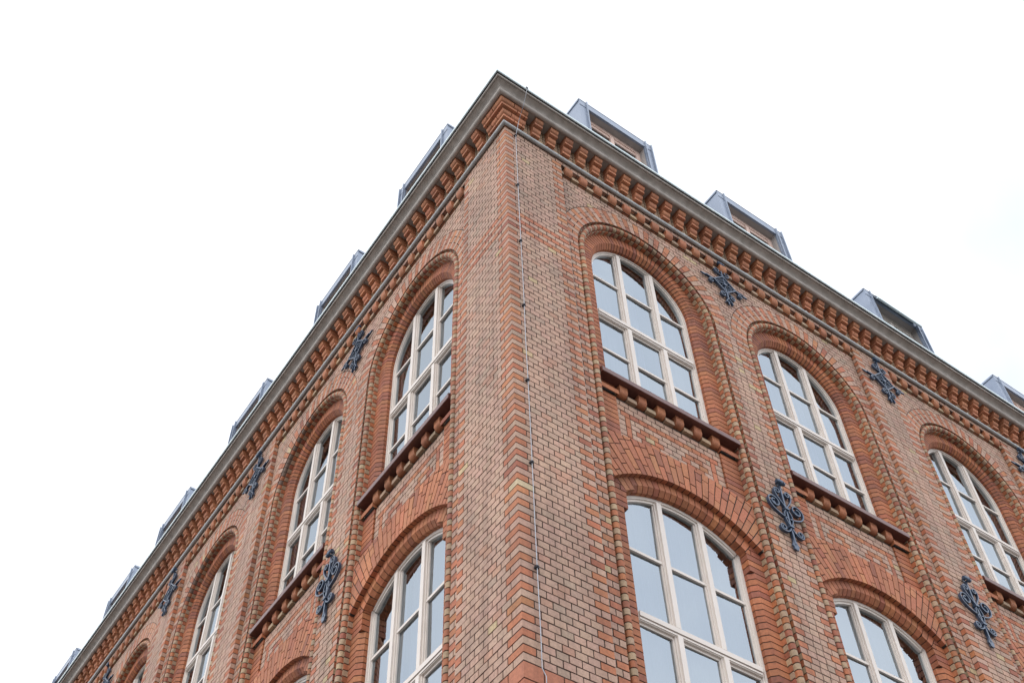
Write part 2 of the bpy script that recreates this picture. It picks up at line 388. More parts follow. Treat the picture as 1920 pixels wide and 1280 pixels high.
def bay(side, c):
    # roll moulding, alternating red and buff
    mb = MB(side); alt = lambda n: redd() if n % 2 else buffd(); SM = (3, 13)
    course_slices(mb, c, PA, N_BOT, N_SP, alt, SM); NV = 46
    for k in range(NV):
        g = .0048; col = redd() if k % 2 else buffd()
        if side == 'L' and ((c > 4 and c < 6 and 24 <= k <= 41) or (c > 7 and c < 9 and 27 <= k <= 39)) and (k % 2 == 0 or random.random() < .25): col = jit((.15, .095, .068))
        slice_(mb, archS(c, pi*(k+1)/NV-g), archS(c, pi*k/NV+g), PA, col, 0, SM)
        slice_(mb, archS(c, pi*(k+1)/NV-g), archS(c, pi*k/NV+g), PC, buffd() if k % 2 else redd())
    course_slices(mb, c, PC, N_BOT, N_SP, lambda n: alt(n+1))
    back_sweep(mb, c, PA, N_BOT, N_SP, True); back_sweep(mb, c, PC, N_BOT, N_SP, True)
    mb.build('roll_moulding', [BRICK, MORTAR], BLD)
    # red inner order of the upper window
    mb = MB(side); rc = lambda n: redd()
    course_slices(mb, c, PBs, 56, 58, rc); course_slices(mb, c, PB, 58, N_SP, rc)
    for k in range(NV):
        g = .0068; slice_(mb, archS(c, pi*(k+1)/NV-g), archS(c, pi*k/NV+g), PB, redd())
    back_sweep(mb, c, PB, 56, N_SP, True)
    mb.build('window_arch', [BRICK, MORTAR], BLD)
    # lower window: jambs, two segmental arches
    mb = MB(side)
    course_slices(mb, c, PB, N_BOT, 31, rc); course_slices(mb, c, PBs, 31, 34, rc)
    back_sweep(mb, c, PB, N_BOT, 34, False)
    ja, jb = hh(34)+.004, 14.650; rr_ = redd()
    slice_(mb, jambL(c, jb), jambL(c, ja), [(U_I+.02, Bd-.02), (U_I, Bd-.02), (U_I, Wd-.05)], rr_); slice_(mb, jambR(c, ja), jambR(c, jb), [(U_I+.02, Bd-.02), (U_I, Bd-.02), (U_I, Wd-.05)], rr_)
    for sg in (-1, 1):
        tri = [(c+sg*U_B, Bd, hh(31)+G/2), (c+sg*U_I, Bd, hh(31)+G/2), (c+sg*U_I, Bd-.056, hh(31)+G/2)]
        mb.face(tri if sg > 0 else tri[::-1], redd())
    for n in range(34, 42):                                    # flush shoulders beside the lower ring
        for sg in (-1, 1):
            for x0, x1 in ((.42, .56), (.56, .70), (.70, .84), (.84, U_C)):
                if n % 2: x0, x1 = max(.42, x0-.06), x1-(.06 if x1 < U_C else 0)
                P = [(c+sg*x0, hh(n)+G/2), (c+sg*x1, hh(n)+G/2), (c+sg*x1, hh(n+1)-G/2), (c+sg*x0, hh(n+1)-G/2)]
                P = [(a+(sg*G/2 if i in (0, 3) else -sg*G/2), b) for i, (a, b) in enumerate(P)]
                if sg < 0: P.reverse()
                mx, my = sum(q[0] for q in P)/4-c, hh(n+.5)-HCL; r = math.hypot(mx, my)
                ct, st_ = cos(THL), sin(THL); k0 = sg*c*ct-HCL*st_; col = redd()
                Q = clip(P, sg*ct, -st_, k0+.006)
                P = clip(P, -sg*ct, st_, -k0+.0)
                if P: P = clip(P, mx/r, my/r, RL+.253+c*mx/r+HCL*my/r)
                j = jitd()
                for S_ in (P, Q):
                    if len(S_) > 2 and area(S_) > .0003: mb.prism(S_, Bd+j, Bd-.014, col)
    for sg in (-1, 1):
        K = 10; t0 = math.asin(.62/RL); t1 = math.asin(.775/RL)
        x0 = .775
        a, b = (c-U_C, c-x0) if sg < 0 else (c+x0, c+U_C)
        mb.rect(a, b, hh(34), hh(42), Bd-.0075, GREY, 1)
        a, b = (c-x0, c-.30) if sg < 0 else (c+.30, c+x0)
        mb.rect(a, b, 14.955, hh(42), Bd-.0075, GREY, 1)
    th = math.asin(.772/RL)
    NL = 22; PL = [(.25, Bd), (.052, Bd), (0, Bd-.05), (0, Wd-.05)]; PLs = [(.25, Bd), (0, Bd), (0, Wd-.05)]
    sta = lambda t: (lambda u, d: (c+(RL+u)*sin(t), d, HCL+(RL+u)*cos(t)))
    for k in range(NL):
        t0, t1 = -th+2*th*k/NL, -th+2*th*(k+1)/NL; g = .0036
        slice_(mb, sta(t1-g), sta(t0+g), PLs if k < 2 or k >= NL-2 else PL, red())
        slice_(mb, sta(t1), sta(t0), [(u+.004, d-.006) for u, d in PL], GREY, 1, None, False)
    # proud upper ring, bonded in three
    Ud = -.105; NU = 38; tU = math.asin(min(.999, .985/RU))*1.30
    def rext(t):
        lo, hi = RU, RU+1.2
        for _ in range(40):
            m = (lo+hi)/2; x, y = m*sin(t), HCU+m*cos(t)
            if x*x+(y-HCE)**2 > RE*RE: hi = m
            else: lo = m
        return lo
    pats = [[.125, .25, .125, .25], [.25, .125, .25], [.06, .25, .125, .25], [.19, .25, .25]]
    for k in range(NU):
        t0, t1 = -tU+2*tU*k/NU, -tU+2*tU*(k+1)/NU; tm = (t0+t1)/2; re = rext(tm); g = .0041; ra = RU; pt = pats[k % 4 if k % 2 else (k*3) % 4]; i = 0
        pts = []
        while ra < re-.02:
            rb = min(ra+pt[i % len(pt)], re); rb = re if re-rb < .03 else rb; i += 1
            a0 = ra+(G/2 if ra > RU else 0); b0 = rb-G/2
            e0, e1 = (rext(t0) if rb == re else b0), (rext(t1) if rb == re else b0)
            P = [(c+a0*sin(t0+g), HCU+a0*cos(t0+g)), (c+a0*sin(t1-g), HCU+a0*cos(t1-g)), (c+e1*sin(t1-g), HCU+e1*cos(t1-g)), (c+e0*sin(t0+g), HCU+e0*cos(t0+g))]
            P = clip(P, 1, 0, c-.972); P = clip(P, -1, 0, -(c+.972)) if P else P
            if len(P) > 2 and area(P) > .0003: mb.prism(P, Ud+jitd(), Pd if ra == RU else Ud-.013, red())
            ra = rb
        tq = [(c+x*sin(t), HCU+x*cos(t)) for t, x in ((t0, RU+.004), (t1, RU+.004), (t1, rext(t1)-.004), (t0, rext(t0)-.004))]
        tq = clip(tq, 1, 0, c-.968); tq = clip(tq, -1, 0, -(c+.968)) if tq else tq
        if len(tq) > 2: mb.prism(tq, Ud-.007, Pd-.01, GREY, 1)
    mb.build('segmental_arch', [BRICK, MORTAR], BLD)
    # spandrel panel with side strips and red line pattern
    mb = MB(side)
    for n in range(42, 56):
        for sg in (-1, 1):
            J = jambL if sg < 0 else jambR; a, b = hh(n)+G/2, hh(n+1)-G/2
            pr = PS if n != 53 else [(U_C, -.125), (.715, -.125), (.715, Pd-.01)]
            if n == 53: a -= .002
            if sg < 0: slice_(mb, J(c, b), J(c, a), pr, redd())
            else: slice_(mb, J(c, a), J(c, b), pr, redd())
    for sg in (-1, 1):
        x0, x1 = (c-U_C, c-.737) if sg < 0 else (c+.737, c+U_C)
        mb.box(x0, x1, Pd-.02, Bd-.007, hh(41), hh(56), GREY, 1)
    mb.rect(c-.75, c+.75, hh(40), hh(56.3), Pd-.007, GREY, 1)
    hb = hh(53)
    for n in range(42, 53):
        r = 52-n; odd = n % 2; s = c-.73; e = c+.73
        x = c-6*L+(0 if odd else L/2); xs = [s]
        lo_, hi_ = (c-.552, c+.552) if 3 <= r <= 6 else (s, e)
        if 3 <= r <= 6: xs = [lo_]
        while x < hi_-.035:
            if x > lo_+.035: xs.append(x)
            x += L
        xs.append(hi_); cells = list(zip(xs, xs[1:]))
        if 3 <= r <= 6: cells += [(s, c-.622), (c+.622, e)]
        for a, b in cells:
            m = ((a+b)/2-c)/L; am = abs(m); col = buff()
            if r in (2, 7) and am < 5.1: col = red()
            if r in (4, 6) and 1.5 < am < 3.2: col = red()
            if r == 5 and (0.7 < am < 1.8 or 2.7 < am < 3.9): col = red()
            brick(mb, a+G/2, b-G/2, n, Pd, col)
    for sg in (-1, 1):                                         # upright red lines
        x = c+sg*.587
        for q in range(2): mb.prism([(x-.030, hh(46+2*q)+G/2), (x+.030, hh(46+2*q)+G/2), (x+.030, hh(48+2*q)-G/2), (x-.030, hh(48+2*q)-G/2)], Pd, Pd-.014, red())
    mb.build('spandrel_panel', [BRICK, MORTAR], BLD)

# ------------------------------------------------------------------ corbels with a rounded nose
def nose(mb, s0, s1, dw, df, h0, h1, col, rad, m=0, K=7, flip=False):
    # rounded lower front edge: profile in (d,h) from wall bottom to top front
    pr = [(dw, h0)]+[(df-rad+rad*sin(a), h0+rad-rad*cos(a)) for a in [pi/2*i/K for i in range(K+1)]]+[(df, h1), (dw, h1)]
    for i in range(len(pr)-1):
        (da, ha), (db, hb) = pr[i], pr[i+1]
        mb.face([(s0, da, ha), (s1, da, ha), (s1, db, hb), (s0, db, hb)], col, m, 1 <= i <= K)
    mb.face([(s0, d, h) for d, h in pr], col, m); mb.face([(s1, d, h) for d, h in reversed(pr)], col, m)

def corbel_table(side, a, b):
    mb = MB(side); n = round((b-a)/(2*L)); st = (b-a)/n
    for i in range(n):
        x = a+st*(i+.5)
        nose(mb, x-st*.25+.003, x+st*.25-.003, Fd-.01, .012, hh(105)+.004, hh(107)-.004, terra(), .085)
    for i in range(n+1):
        x = a+st*i; x0, x1 = max(a+.003, x-st*.25+.004), min(b-.003, x+st*.25-.004)
        mb.box(x0, x1, Fd-.012, -.026, hh(105)+.005, hh(106)-.012, buffd())
    mb.box(a, b, Fd-.02, -.034, hh(105)+.010, hh(106)-.016, GREY, 1)
    mb.build('corbel_table', [BRICK, MORTAR], BLD)

# ------------------------------------------------------------------ windows
def window(side, c, low, kind):
    mb = MB(side)
    uo, ui = .80, .715
    if low: top = lambda u: HCL+sqrt(max(0, (RL)**2-u*u)); hb = hh(-10)+.08; tr, b1, b2 = 13.215, 14.03, 12.35
    else: top = lambda u: HS+sqrt(max(0, U_I**2-u*u)); hb = 16.40; tr, b1, b2 = 17.765, 18.55, 17.10
    f1, f2, f3 = Wd, Wd-.015, Wd-.055
    prof = [(.80, f1), (.748, f1), (.748, f2), (.728, f2), (.728, f3)]
    def along(A, B): slice_(mb, A, B, prof, GREY, 0, None, False)
    if not low:
        hs = HS
        along(jambL(c, hs), jambL(c, hb)); along(jambR(c, hb), jambR(c, hs)); K = 32
        for k in range(K): along(archS(c, pi*(k+1)/K), archS(c, pi*k/K))
        inner = lambda u: HS+sqrt(max(0, .728**2-u*u))
    else:
        hs = HCL+sqrt((RL-.03)**2-.738**2)
        along(jambL(c, hs+.05), jambL(c, hb)); along(jambR(c, hb), jambR(c, hs+.05)); K = 16; th = math.asin(.74/RL)
        sta = lambda t: (lambda u, d: (c+(RL+u)*sin(t), d, HCL+(RL+u)*cos(t)))
        pl = [(.03, f1), (-.034, f1), (-.034, f2), (-.06, f2), (-.06, f3)]
        for k in range(K): slice_(mb, sta(-th+2*th*(k+1)/K), sta(-th+2*th*k/K), pl, GREY, 0, None, False)
        inner = lambda u: HCL+sqrt((RL-.06)**2-u*u)
    for sg in (-1, 1):                                         # mullions: stepped, upper and lower lengths
        x = c+sg*.27; t = min(inner(.27-.06), inner(.27+.06))+.02
        for lo, hi in ((tr+.05, t), (hb, tr-.05)):
            mb.box(x-.049, x+.049, f3, f2+.004, lo, hi); mb.box(x-.030, x+.030, f2, f1+.010, lo, hi+.01)
    mb.box(c-.735, c+.735, f3, f2+.010, tr-.052, tr+.052); mb.box(c-.722, c+.722, f2, f1+.014, tr-.012, tr+.042)
    mb.box(c-.722, c+.722, f2, f1+.004, tr-.042, tr-.020)
    cols = [(-.728, -.319), (-.221, .221), (.319, .728)]
    for i, (a, b) in enumerate(cols):
        mb.box(c+a-.01, c+b+.01, f3, f2-.006, b1-.016, b1+.016); mb.box(c+a-.01, c+b+.01, f3, f2-.006, b2-.016, b2+.016)
        # sash rails
        w_ = .015; dS = f2-.013
        hi = tr-.052
        mb.box(c+a, c+a+w_, f3, dS, hb, hi); mb.box(c+b-w_, c+b, f3, dS, hb, hi)
        mb.box(c+a+w_, c+b-w_, f3, dS, hi-.026, hi)
        mb.box(c+a, c+b, f3, dS, hb, hb+.05)
        mb.box(c+a+w_, c+b-w_, f3, dS-.004, tr+.052, tr+.070)
        t = min(inner(abs(a)), inner(abs(b))) if i != 1 else inner(.21)
        mb.box(c+a, c+a+.012, f3, dS, tr+.052, inner(abs(a)) if abs(a) < .7 else HS-.02 if not low else inner(.7))
        mb.box(c+b-.012, c+b, f3, dS, tr+.052, inner(abs(b)) if abs(b) < .7 else HS-.02 if not low else inner(.7))
    mb.box(c-.73, c+.73, f3, f1-.004, hb-.04, hb+.045)
    win = mb.build('window', [PAINT], BLD)
    g = MB(side); d = Wd-.044
    for a, b in cols:
        for lo, hi in ((hb, b2), (b2, tr), (tr, b1), (b1, max(inner(min(abs(a), abs(b)) if a*b > 0 else 0), b1+.1)+.01)):
            tx, ty = random.uniform(-.004, .004), random.uniform(-.004, .004)
            A = [(c+a-.004, d-tx+ty, lo), (c+b+.004, d+tx+ty, lo), (c+b+.004, d+tx-ty, hi), (c+a-.004, d-tx-ty, hi)]
            g.face(A)
    g.build('glass', [GLASS], win)
    # curtain and room
    if kind:
        q = MB(side); K = 90; y1 = (14.95 if low else 18.95) if kind == 1 else (14.2 if low else 17.6); y0 = hb
        def dd(k, z): return Wd-.17+.010*sin(k*1.15+.4*sin(k*.31)+(.3 if z else 0))+.008*sin(k*.43)
        g0 = random.uniform(.30, .75); g1 = g0+(random.uniform(.05, .16) if low else random.uniform(.04, .30))
        for k in range(K):
            x0, x1 = c-.78+1.56*k/K, c-.78+1.56*(k+1)/K
            if g0 < (k+.5)/K < g1: continue
            q.face([(x0, dd(k, 0), y0), (x1, dd(k+1, 0), y0), (x1, dd(k+1, 1), y1), (x0, dd(k, 1), y1)], GREY, 0, True)
        q.build('curtain', [CURTAIN], win)
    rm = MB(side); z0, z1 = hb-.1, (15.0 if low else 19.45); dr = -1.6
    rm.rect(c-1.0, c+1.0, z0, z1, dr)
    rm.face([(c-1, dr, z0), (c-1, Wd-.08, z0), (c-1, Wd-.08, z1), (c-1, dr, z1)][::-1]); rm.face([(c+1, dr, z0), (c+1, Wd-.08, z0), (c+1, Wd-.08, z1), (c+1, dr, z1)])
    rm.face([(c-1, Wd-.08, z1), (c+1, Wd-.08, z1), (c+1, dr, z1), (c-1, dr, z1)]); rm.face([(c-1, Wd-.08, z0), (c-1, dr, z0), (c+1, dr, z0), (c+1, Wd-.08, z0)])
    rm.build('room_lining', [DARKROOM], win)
    if not low:
        s = MB(side)
        q = [(Pd-.02, 16.250), (-.058, 16.250), (-.052, 16.256), (-.052, 16.322), (-.062, 16.332), (Wd-.01, 16.405)]
        for (da, ha), (db, hb_) in zip(q, q[1:]):
            s.face([(c-.972, da, ha), (c+.972, da, ha), (c+.972, db, hb_), (c-.972, db, hb_)])
        s.face([(c-.972, d_, h_) for d_, h_ in reversed(q)]); s.face([(c+.972, d_, h_) for d_, h_ in q])
        s.build('window_sill', [SILL], win)
        k_ = MB(side)
        for i in range(6):
            x = c+(-.65+.26*i); nose(k_, x-.055, x+.055, Pd-.02, -.116, hh(53)+.034, 16.249, terra(), .06)
        for i in range(7):
            x = c+(-.78+.26*i); x0, x1 = max(c-.727, x-.062), min(c+.727, x+.062)
            k_.box(x0, x1, Pd-.02, -.142, hh(53)+.016, hh(54)-.004, buffd())
        k_.build('sill_corbels', [BRICK, MORTAR], win)
    return win

# ------------------------------------------------------------------ cornice
def sweep_corner(mb, prof, col=GREY, m=0, smooth=None, ends=None):
    for i in range(len(prof)-1):
        (da, ha), (db, hb) = prof[i], prof[i+1]; sm = bool(smooth and smooth(i))
        for side in 'RL':
            mb.side = side; e = END[side]-.01
            step = 1.16; k = 0
            mb.face([(-da, da, ha), (e, da, ha), (e, db, hb), (-db, db, hb)], col, m, sm)
def cornice():
    mb = MB()
    cav = [(.204+.084*(1-cos(a))**.9, 20.868+.048*sin(a)) for a in [pi/2*i/10 for i in range(11)]]
    bead = [(.184+.036*cos(a), 20.814+.036*sin(a)) for a in [radians(x) for x in range(-165, 60, 15)]]
    prof = [(-.02, 20.806), (.149, 20.806)]+bead+[(.200, 20.868)]+cav+[(.288, 20.928), (.295, 20.928), (.297, 20.918), (.312, 20.920), (.314, 20.948), (.05, 20.95)]
    sweep_corner(mb, prof, smooth=lambda i: i > 1)
    mb.side = 'R'
    for side in 'RL':                                         # butt joints between the cornice lengths
        mb.side = side; x = .95
        pj = [(a+.0012, b-.0012) for a, b in bead+[(.200, 20.868)]+cav+[(.297, 20.918), (.312, 20.920)]]
        while x < END[side]-.2:
            for i in range(len(pj)-1): mb.face([(x, *pj[i]), (x+.006, *pj[i]), (x+.006, *pj[i+1]), (x, *pj[i+1])], GREY, 1)
            x += 1.22
    mb.side = 'R'
    cor = mb.build('cornice', [STONE, MORTAR], BLD)
    mb = MB()
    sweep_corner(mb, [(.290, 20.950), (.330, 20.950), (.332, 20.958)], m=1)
    sweep_corner(mb, [(.332, 20.958), (.342, 20.960), (.346, 20.968), (.346, 20.990), (.336, 20.996), (.290, 20.975)], m=0)
    mb.build('gutter', [GUTTER, DARKMETAL], BLD)
    mb = MB()
    pc = [(.030+.027*cos(a), 20.356+.027*sin(a)) for a in [radians(x) for x in range(-200, 140, 20)]]
    sweep_corner(mb, pc, smooth=lambda i: True)
    for side in 'RL':                                         # lapped joints of the metal sheathing
        mb.side = side; x = .62
        while x < END[side]-.2:
            pj = [(.030+.0295*cos(a), 20.356+.0295*sin(a)) for a in [radians(q) for q in range(-200, 140, 20)]]
            for i in range(len(pj)-1): mb.face([(x, *pj[i]), (x+.03, *pj[i]), (x+.03, *pj[i+1]), (x, *pj[i+1])], GREY, 0, True)
            x += 1.16
    mb.build('string_course', [LEAD], BLD)
    # brackets
    def bracket(mb, s0, s1):
        for (df, h0, h1, kind) in ((.050, 20.496, 20.546, 0), (.078, 20.556, 20.634, 1), (.122, 20.644, 20.690, 0), (.152, 20.700, 20.803, 1)):
            tc_ = jit((.47, .188, .095), .07, .04)
            if kind: nose(mb, s0, s1, -.01, df, h0, h1, tc_, .048)
            else: mb.box(s0-.001, s1+.001, -.01, df, h0, h1, tc_)
        mb.box(s0+.004, s1-.004, -.008, .024, 20.50, 20.80, GREY, 1)
    k = 0; extra = {'R': MB('R'), 'L': MB('L')}; order = []
    for side in 'RL':
        s = .405
        while s < END[side]-.2: order.append((s, side)); s += 2*L
    order.sort(); done = 0
    for s, side in order:
        if done < 100:
            mb = MB(side); bracket(mb, s, s+.122)
            o = mb.build('bracket', [BRICK, MORTAR], cor); done += 1
        else: bracket(extra[side], s, s+.122)
    ex = extra['R']; el = extra['L']
    big = MB('R'); big.v = ex.v+el.v; big.f = ex.f+[[i+len(ex.v) for i in f] for f in el.f]; big.c = ex.c+el.c; big.m = ex.m+el.m; big.sm = ex.sm+el.sm
    o = big.build('bracket_row', [BRICK, MORTAR], cor); o['kind'] = 'stuff'
    # solid stepped block on the corner
    mb = MB()
    for (df, h0, h1, kind) in ((.050, 20.496, 20.546, 0), (.078, 20.556, 20.634, 1), (.122, 20.644, 20.690, 0), (.152, 20.700, 20.803, 1)):
        pr = [(-.01, h0)]+([(df-.048+.048*sin(a), h0+.048-.048*cos(a)) for a in [pi/2*i/6 for i in range(7)]] if kind else [(df, h0)])+[(df, h1), (-.01, h1)]
        for side in 'RL':
            mb.side = side; ends = [None, L*.5, 1.5*L, 2.35*L] if kind else [None, L, 2.0*L, 2.35*L]
            for q in range(3):
                col = jit((.47, .188, .095), .07, .04)
                for i in range(len(pr)-1):
                    (da, ha), (db, hb) = pr[i], pr[i+1]
                    sa = -da if q == 0 else ends[q]+.005; sb = -db if q == 0 else ends[q]+.005
                    mb.face([(sa, da, ha), (ends[q+1]-.005, da, ha), (ends[q+1]-.005, db, hb), (sb, db, hb)], col, 0, kind and 1 <= i <= 6)
                mb.face([(ends[q+1]-.005, d, h) for d, h in reversed(pr)], col)
                if q: mb.face([(ends[q]+.005, d, h) for d, h in pr], col)
    mb.build('corner_corbel', [BRICK, MORTAR], cor)

# ------------------------------------------------------------------ roof and dormers
def roof():
    mb = MB('R')
    for side in 'RL':
        mb.side = side; n = 12; e = END[side]
        for i in range(n):
            a, b = e*i/n, e*(i+1)/n
            mb.face([(a if i else -.28, .28, 20.95), (b, .28, 20.95), (b, -4.2, 23.6), (a if i else 4.2, -4.2, 23.6)] if a > 4.2 or i == 0 else
                    [(a, .28, 20.95), (b, .28, 20.95), (max(b, 4.2), -4.2, 23.6), (4.2, -4.2, 23.6)] if b > 4.2 else [(a, .28, 20.95), (b, .28, 20.95), (4.2, -4.2, 23.6)])
    mb.build('roof', [ROOF], BLD)
def dormer(side, c, kind):
    mb = MB(side); w2 = .70; df = -.10; ht = 22.94 if side == 'R' else 23.05; hb = 20.97; db = -2.1
    fw_ = .15
    s0, s1 = c-w2, c+w2
    # cheeks, front jambs, fascia, flat top
    mb.face([(s0, db, hb), (s0, df-.03, hb), (s0, df-.03, ht), (s0, db, ht)]); mb.face([(s1, df-.03, hb), (s1, db, hb), (s1, db, ht), (s1, df-.03, ht)])
    mb.box(s0, s0+fw_, df-.03, df, hb, ht-.135); mb.box(s1-fw_, s1, df-.03, df, hb, ht-.135)
    mb.box(s0, s1, df-.03, df+.006, ht-.132, ht+.01)
    mb.face([(s0-.01, df+.01, ht+.02), (s1+.01, df+.01, ht+.02), (s1+.01, db, ht+.02), (s0-.01, db, ht+.02)])
    for x in (s0+fw_-.02, s1-fw_+.02, s1-.012): mb.box(x-.010, x+.010, df-.03, df+.032, hb, ht+.022)
    mb.box(s0-.014, s0+.0, db, df-.01, ht-.015, ht+.025)
    o = mb.build('dormer', [ZINC], BLD)
    m2 = MB(side); dw = df-.125; a, b = s0+fw_, s1-fw_
    m2.face([(a, dw, hb), (a, df-.03, hb), (a, df-.03, ht-.13), (a, dw, ht-.13)][::-1], GREY, 0); m2.face([(b, dw, hb), (b, df-.03, hb), (b, df-.03, ht-.13), (b, dw, ht-.13)], GREY, 0)
    m2.face([(a, df-.03, ht-.13), (b, df-.03, ht-.13), (b, dw, ht-.13), (a, dw, ht-.13)], GREY, 0)
    m2.build('recess_lining', [SOFFIT], o)
    m3 = MB(side)
    m3.box(a, b, dw-.05, dw, ht-.22, ht-.131); m3.box(a, a+.08, dw-.05, dw, hb, ht-.22); m3.box(b-.08, b, dw-.05, dw, hb, ht-.22)
    m3.box(c-.035, c+.035, dw-.05, dw+.004, hb, ht-.22); m3.box(a+.08, c-.035, dw-.05, dw-.012, ht-.29, ht-.22); m3.box(c+.035, b-.08, dw-.05, dw-.012, ht-.29, ht-.22)
    f = m3.build('dormer_window', [BEIGE if kind == 0 else PAINT], o)
    m4 = MB(side); m4.rect(a+.08, b-.08, hb, ht-.22, dw-.03); m4.build('glass', [GLASS], f)
    m5 = MB(side); m5.rect(a, b, hb, ht-.1, dw-.3); m5.build('room_lining', [DARKROOM], f)
    if kind:
        o['label'] = 'dormer with an extended sun blind over a dark window'
        m6 = MB(side)
        m6.face([(a+.02, df+.10, ht-.20), (b-.02, df+.10, ht-.20), (b-.02, df+.012, ht-.02), (a+.02, df+.012, ht-.02)]); m6.box(a+.01, b-.01, df+.075, df+.105, ht-.235, ht-.20, GREY, 0, True)
        m6.face([(b-.02, df+.098, ht-.202), (a+.02, df+.098, ht-.202), (a+.02, df+.010, ht-.022), (b-.02, df+.010, ht-.022)])
        m6.build('sun_blind', [GUTTER], o)

# ------------------------------------------------------------------ iron wall anchors
def ribbon(mb, pts, wd=.015, t0=.0, t1=.028):
    # flat bar bent in the wall plane: pts (x,y); depth from t0 to t1
    n = len(pts); nr = []
    for i in range(n):
        a = pts[max(i-1, 0)]; b = pts[min(i+1, n-1)]; q = math.hypot(b[0]-a[0], b[1]-a[1]) or 1
        nr.append((-(b[1]-a[1])/q*wd/2, (b[0]-a[0])/q*wd/2))
    for i in range(n-1):
        p, q, a, b = pts[i], pts[i+1], nr[i], nr[i+1]
        l0, l1, r0, r1 = (p[0]+a[0], p[1]+a[1]), (q[0]+b[0], q[1]+b[1]), (p[0]-a[0], p[1]-a[1]), (q[0]-b[0], q[1]-b[1])
        F = lambda P, d: (P[0], d, P[1])
        mb.face([F(r0, t1), F(r1, t1), F(l1, t1), F(l0, t1)]); mb.face([F(l0, t0), F(l1, t0), F(r1, t0), F(r0, t0)])
        mb.face([F(l0, t1), F(l1, t1), F(l1, t0), F(l0, t0)]); mb.face([F(r0, t0), F(r1, t0), F(r1, t1), F(r0, t1)])
        if i == 0: mb.face([F(l0, t1), F(l0, t0), F(r0, t0), F(r0, t1)])
        if i == n-2: mb.face([F(r1, t1), F(r1, t0), F(l1, t0), F(l1, t1)])
def spiral(cx, cy, r0, r1, a0, a1, n=18): return [(cx+(r0+(r1-r0)*i/n)*cos(radians(a0+(a1-a0)*i/n)), cy+(r0+(r1-r0)*i/n)*sin(radians(a0+(a1-a0)*i/n))) for i in range(n+1)]
def bez(p0, p1, p2, p3, n=12):
    return [tuple((1-t)**3*p0[k]+3*(1-t)**2*t*p1[k]+3*(1-t)*t*t*p2[k]+t**3*p3[k] for k in (0, 1)) for t in [i/n for i in range(n+1)]]
def mir(p): return [(-x, y) for x, y in p]
def leaf(mb, pts, d0, d1):
    mb.prism(pts, d1, d0, GREY)
def curl(mb, y):                                               # forward-curling knop on top
    K = 16
    for (x0, x1) in ((-.03, .03),):
        pr = [(.045+.038*cos(radians(200-300*i/K)), y+.04+.038*sin(radians(200-300*i/K))) for i in range(K+1)]
        for i in range(K):
            (da, ha), (db, hb) = pr[i], pr[i+1]; k0 = 1-.3*i/K; k1 = 1-.3*(i+1)/K
            mb.face([(x0*k0, da, ha), (x1*k0, da, ha), (x1*k1, db, hb), (x0*k1, db, hb)]); mb.face([(x1*k0, da*.9+.0045, ha*.9+.1*(y+.04)), (x0*k0, da*.9+.0045, ha*.9+.1*(y+.04)), (x0*k1, db*.9+.0045, hb*.9+.1*(y+.04)), (x1*k1, db*.9+.0045, hb*.9+.1*(y+.04))])
    for sg in (-1, 1):                                         # rolled end lugs
        c0 = (sg*.028, .055, y+.035)
        for i in range(10):
            a, b = 2*pi*i/10, 2*pi*(i+1)/10
            p = [(c0[0], c0[1]+.030*cos(a), c0[2]+.030*sin(a)), (c0[0], c0[1]+.030*cos(b), c0[2]+.030*sin(b)), (c0[0]+sg*.03, c0[1]+.024*cos(b), c0[2]+.024*sin(b)), (c0[0]+sg*.03, c0[1]+.024*cos(a), c0[2]+.024*sin(a))]
            mb.face(p if sg < 0 else p[::-1]); mb.face([p[3], p[2], (c0[0]+sg*.03, c0[1], c0[2])] if sg < 0 else [p[2], p[3], (c0[0]+sg*.03, c0[1], c0[2])])
def spin(cx, cy, r, r1, a0, turns, n=22): return spiral(cx, cy, r, r1, a0, a0+turns*360, n)
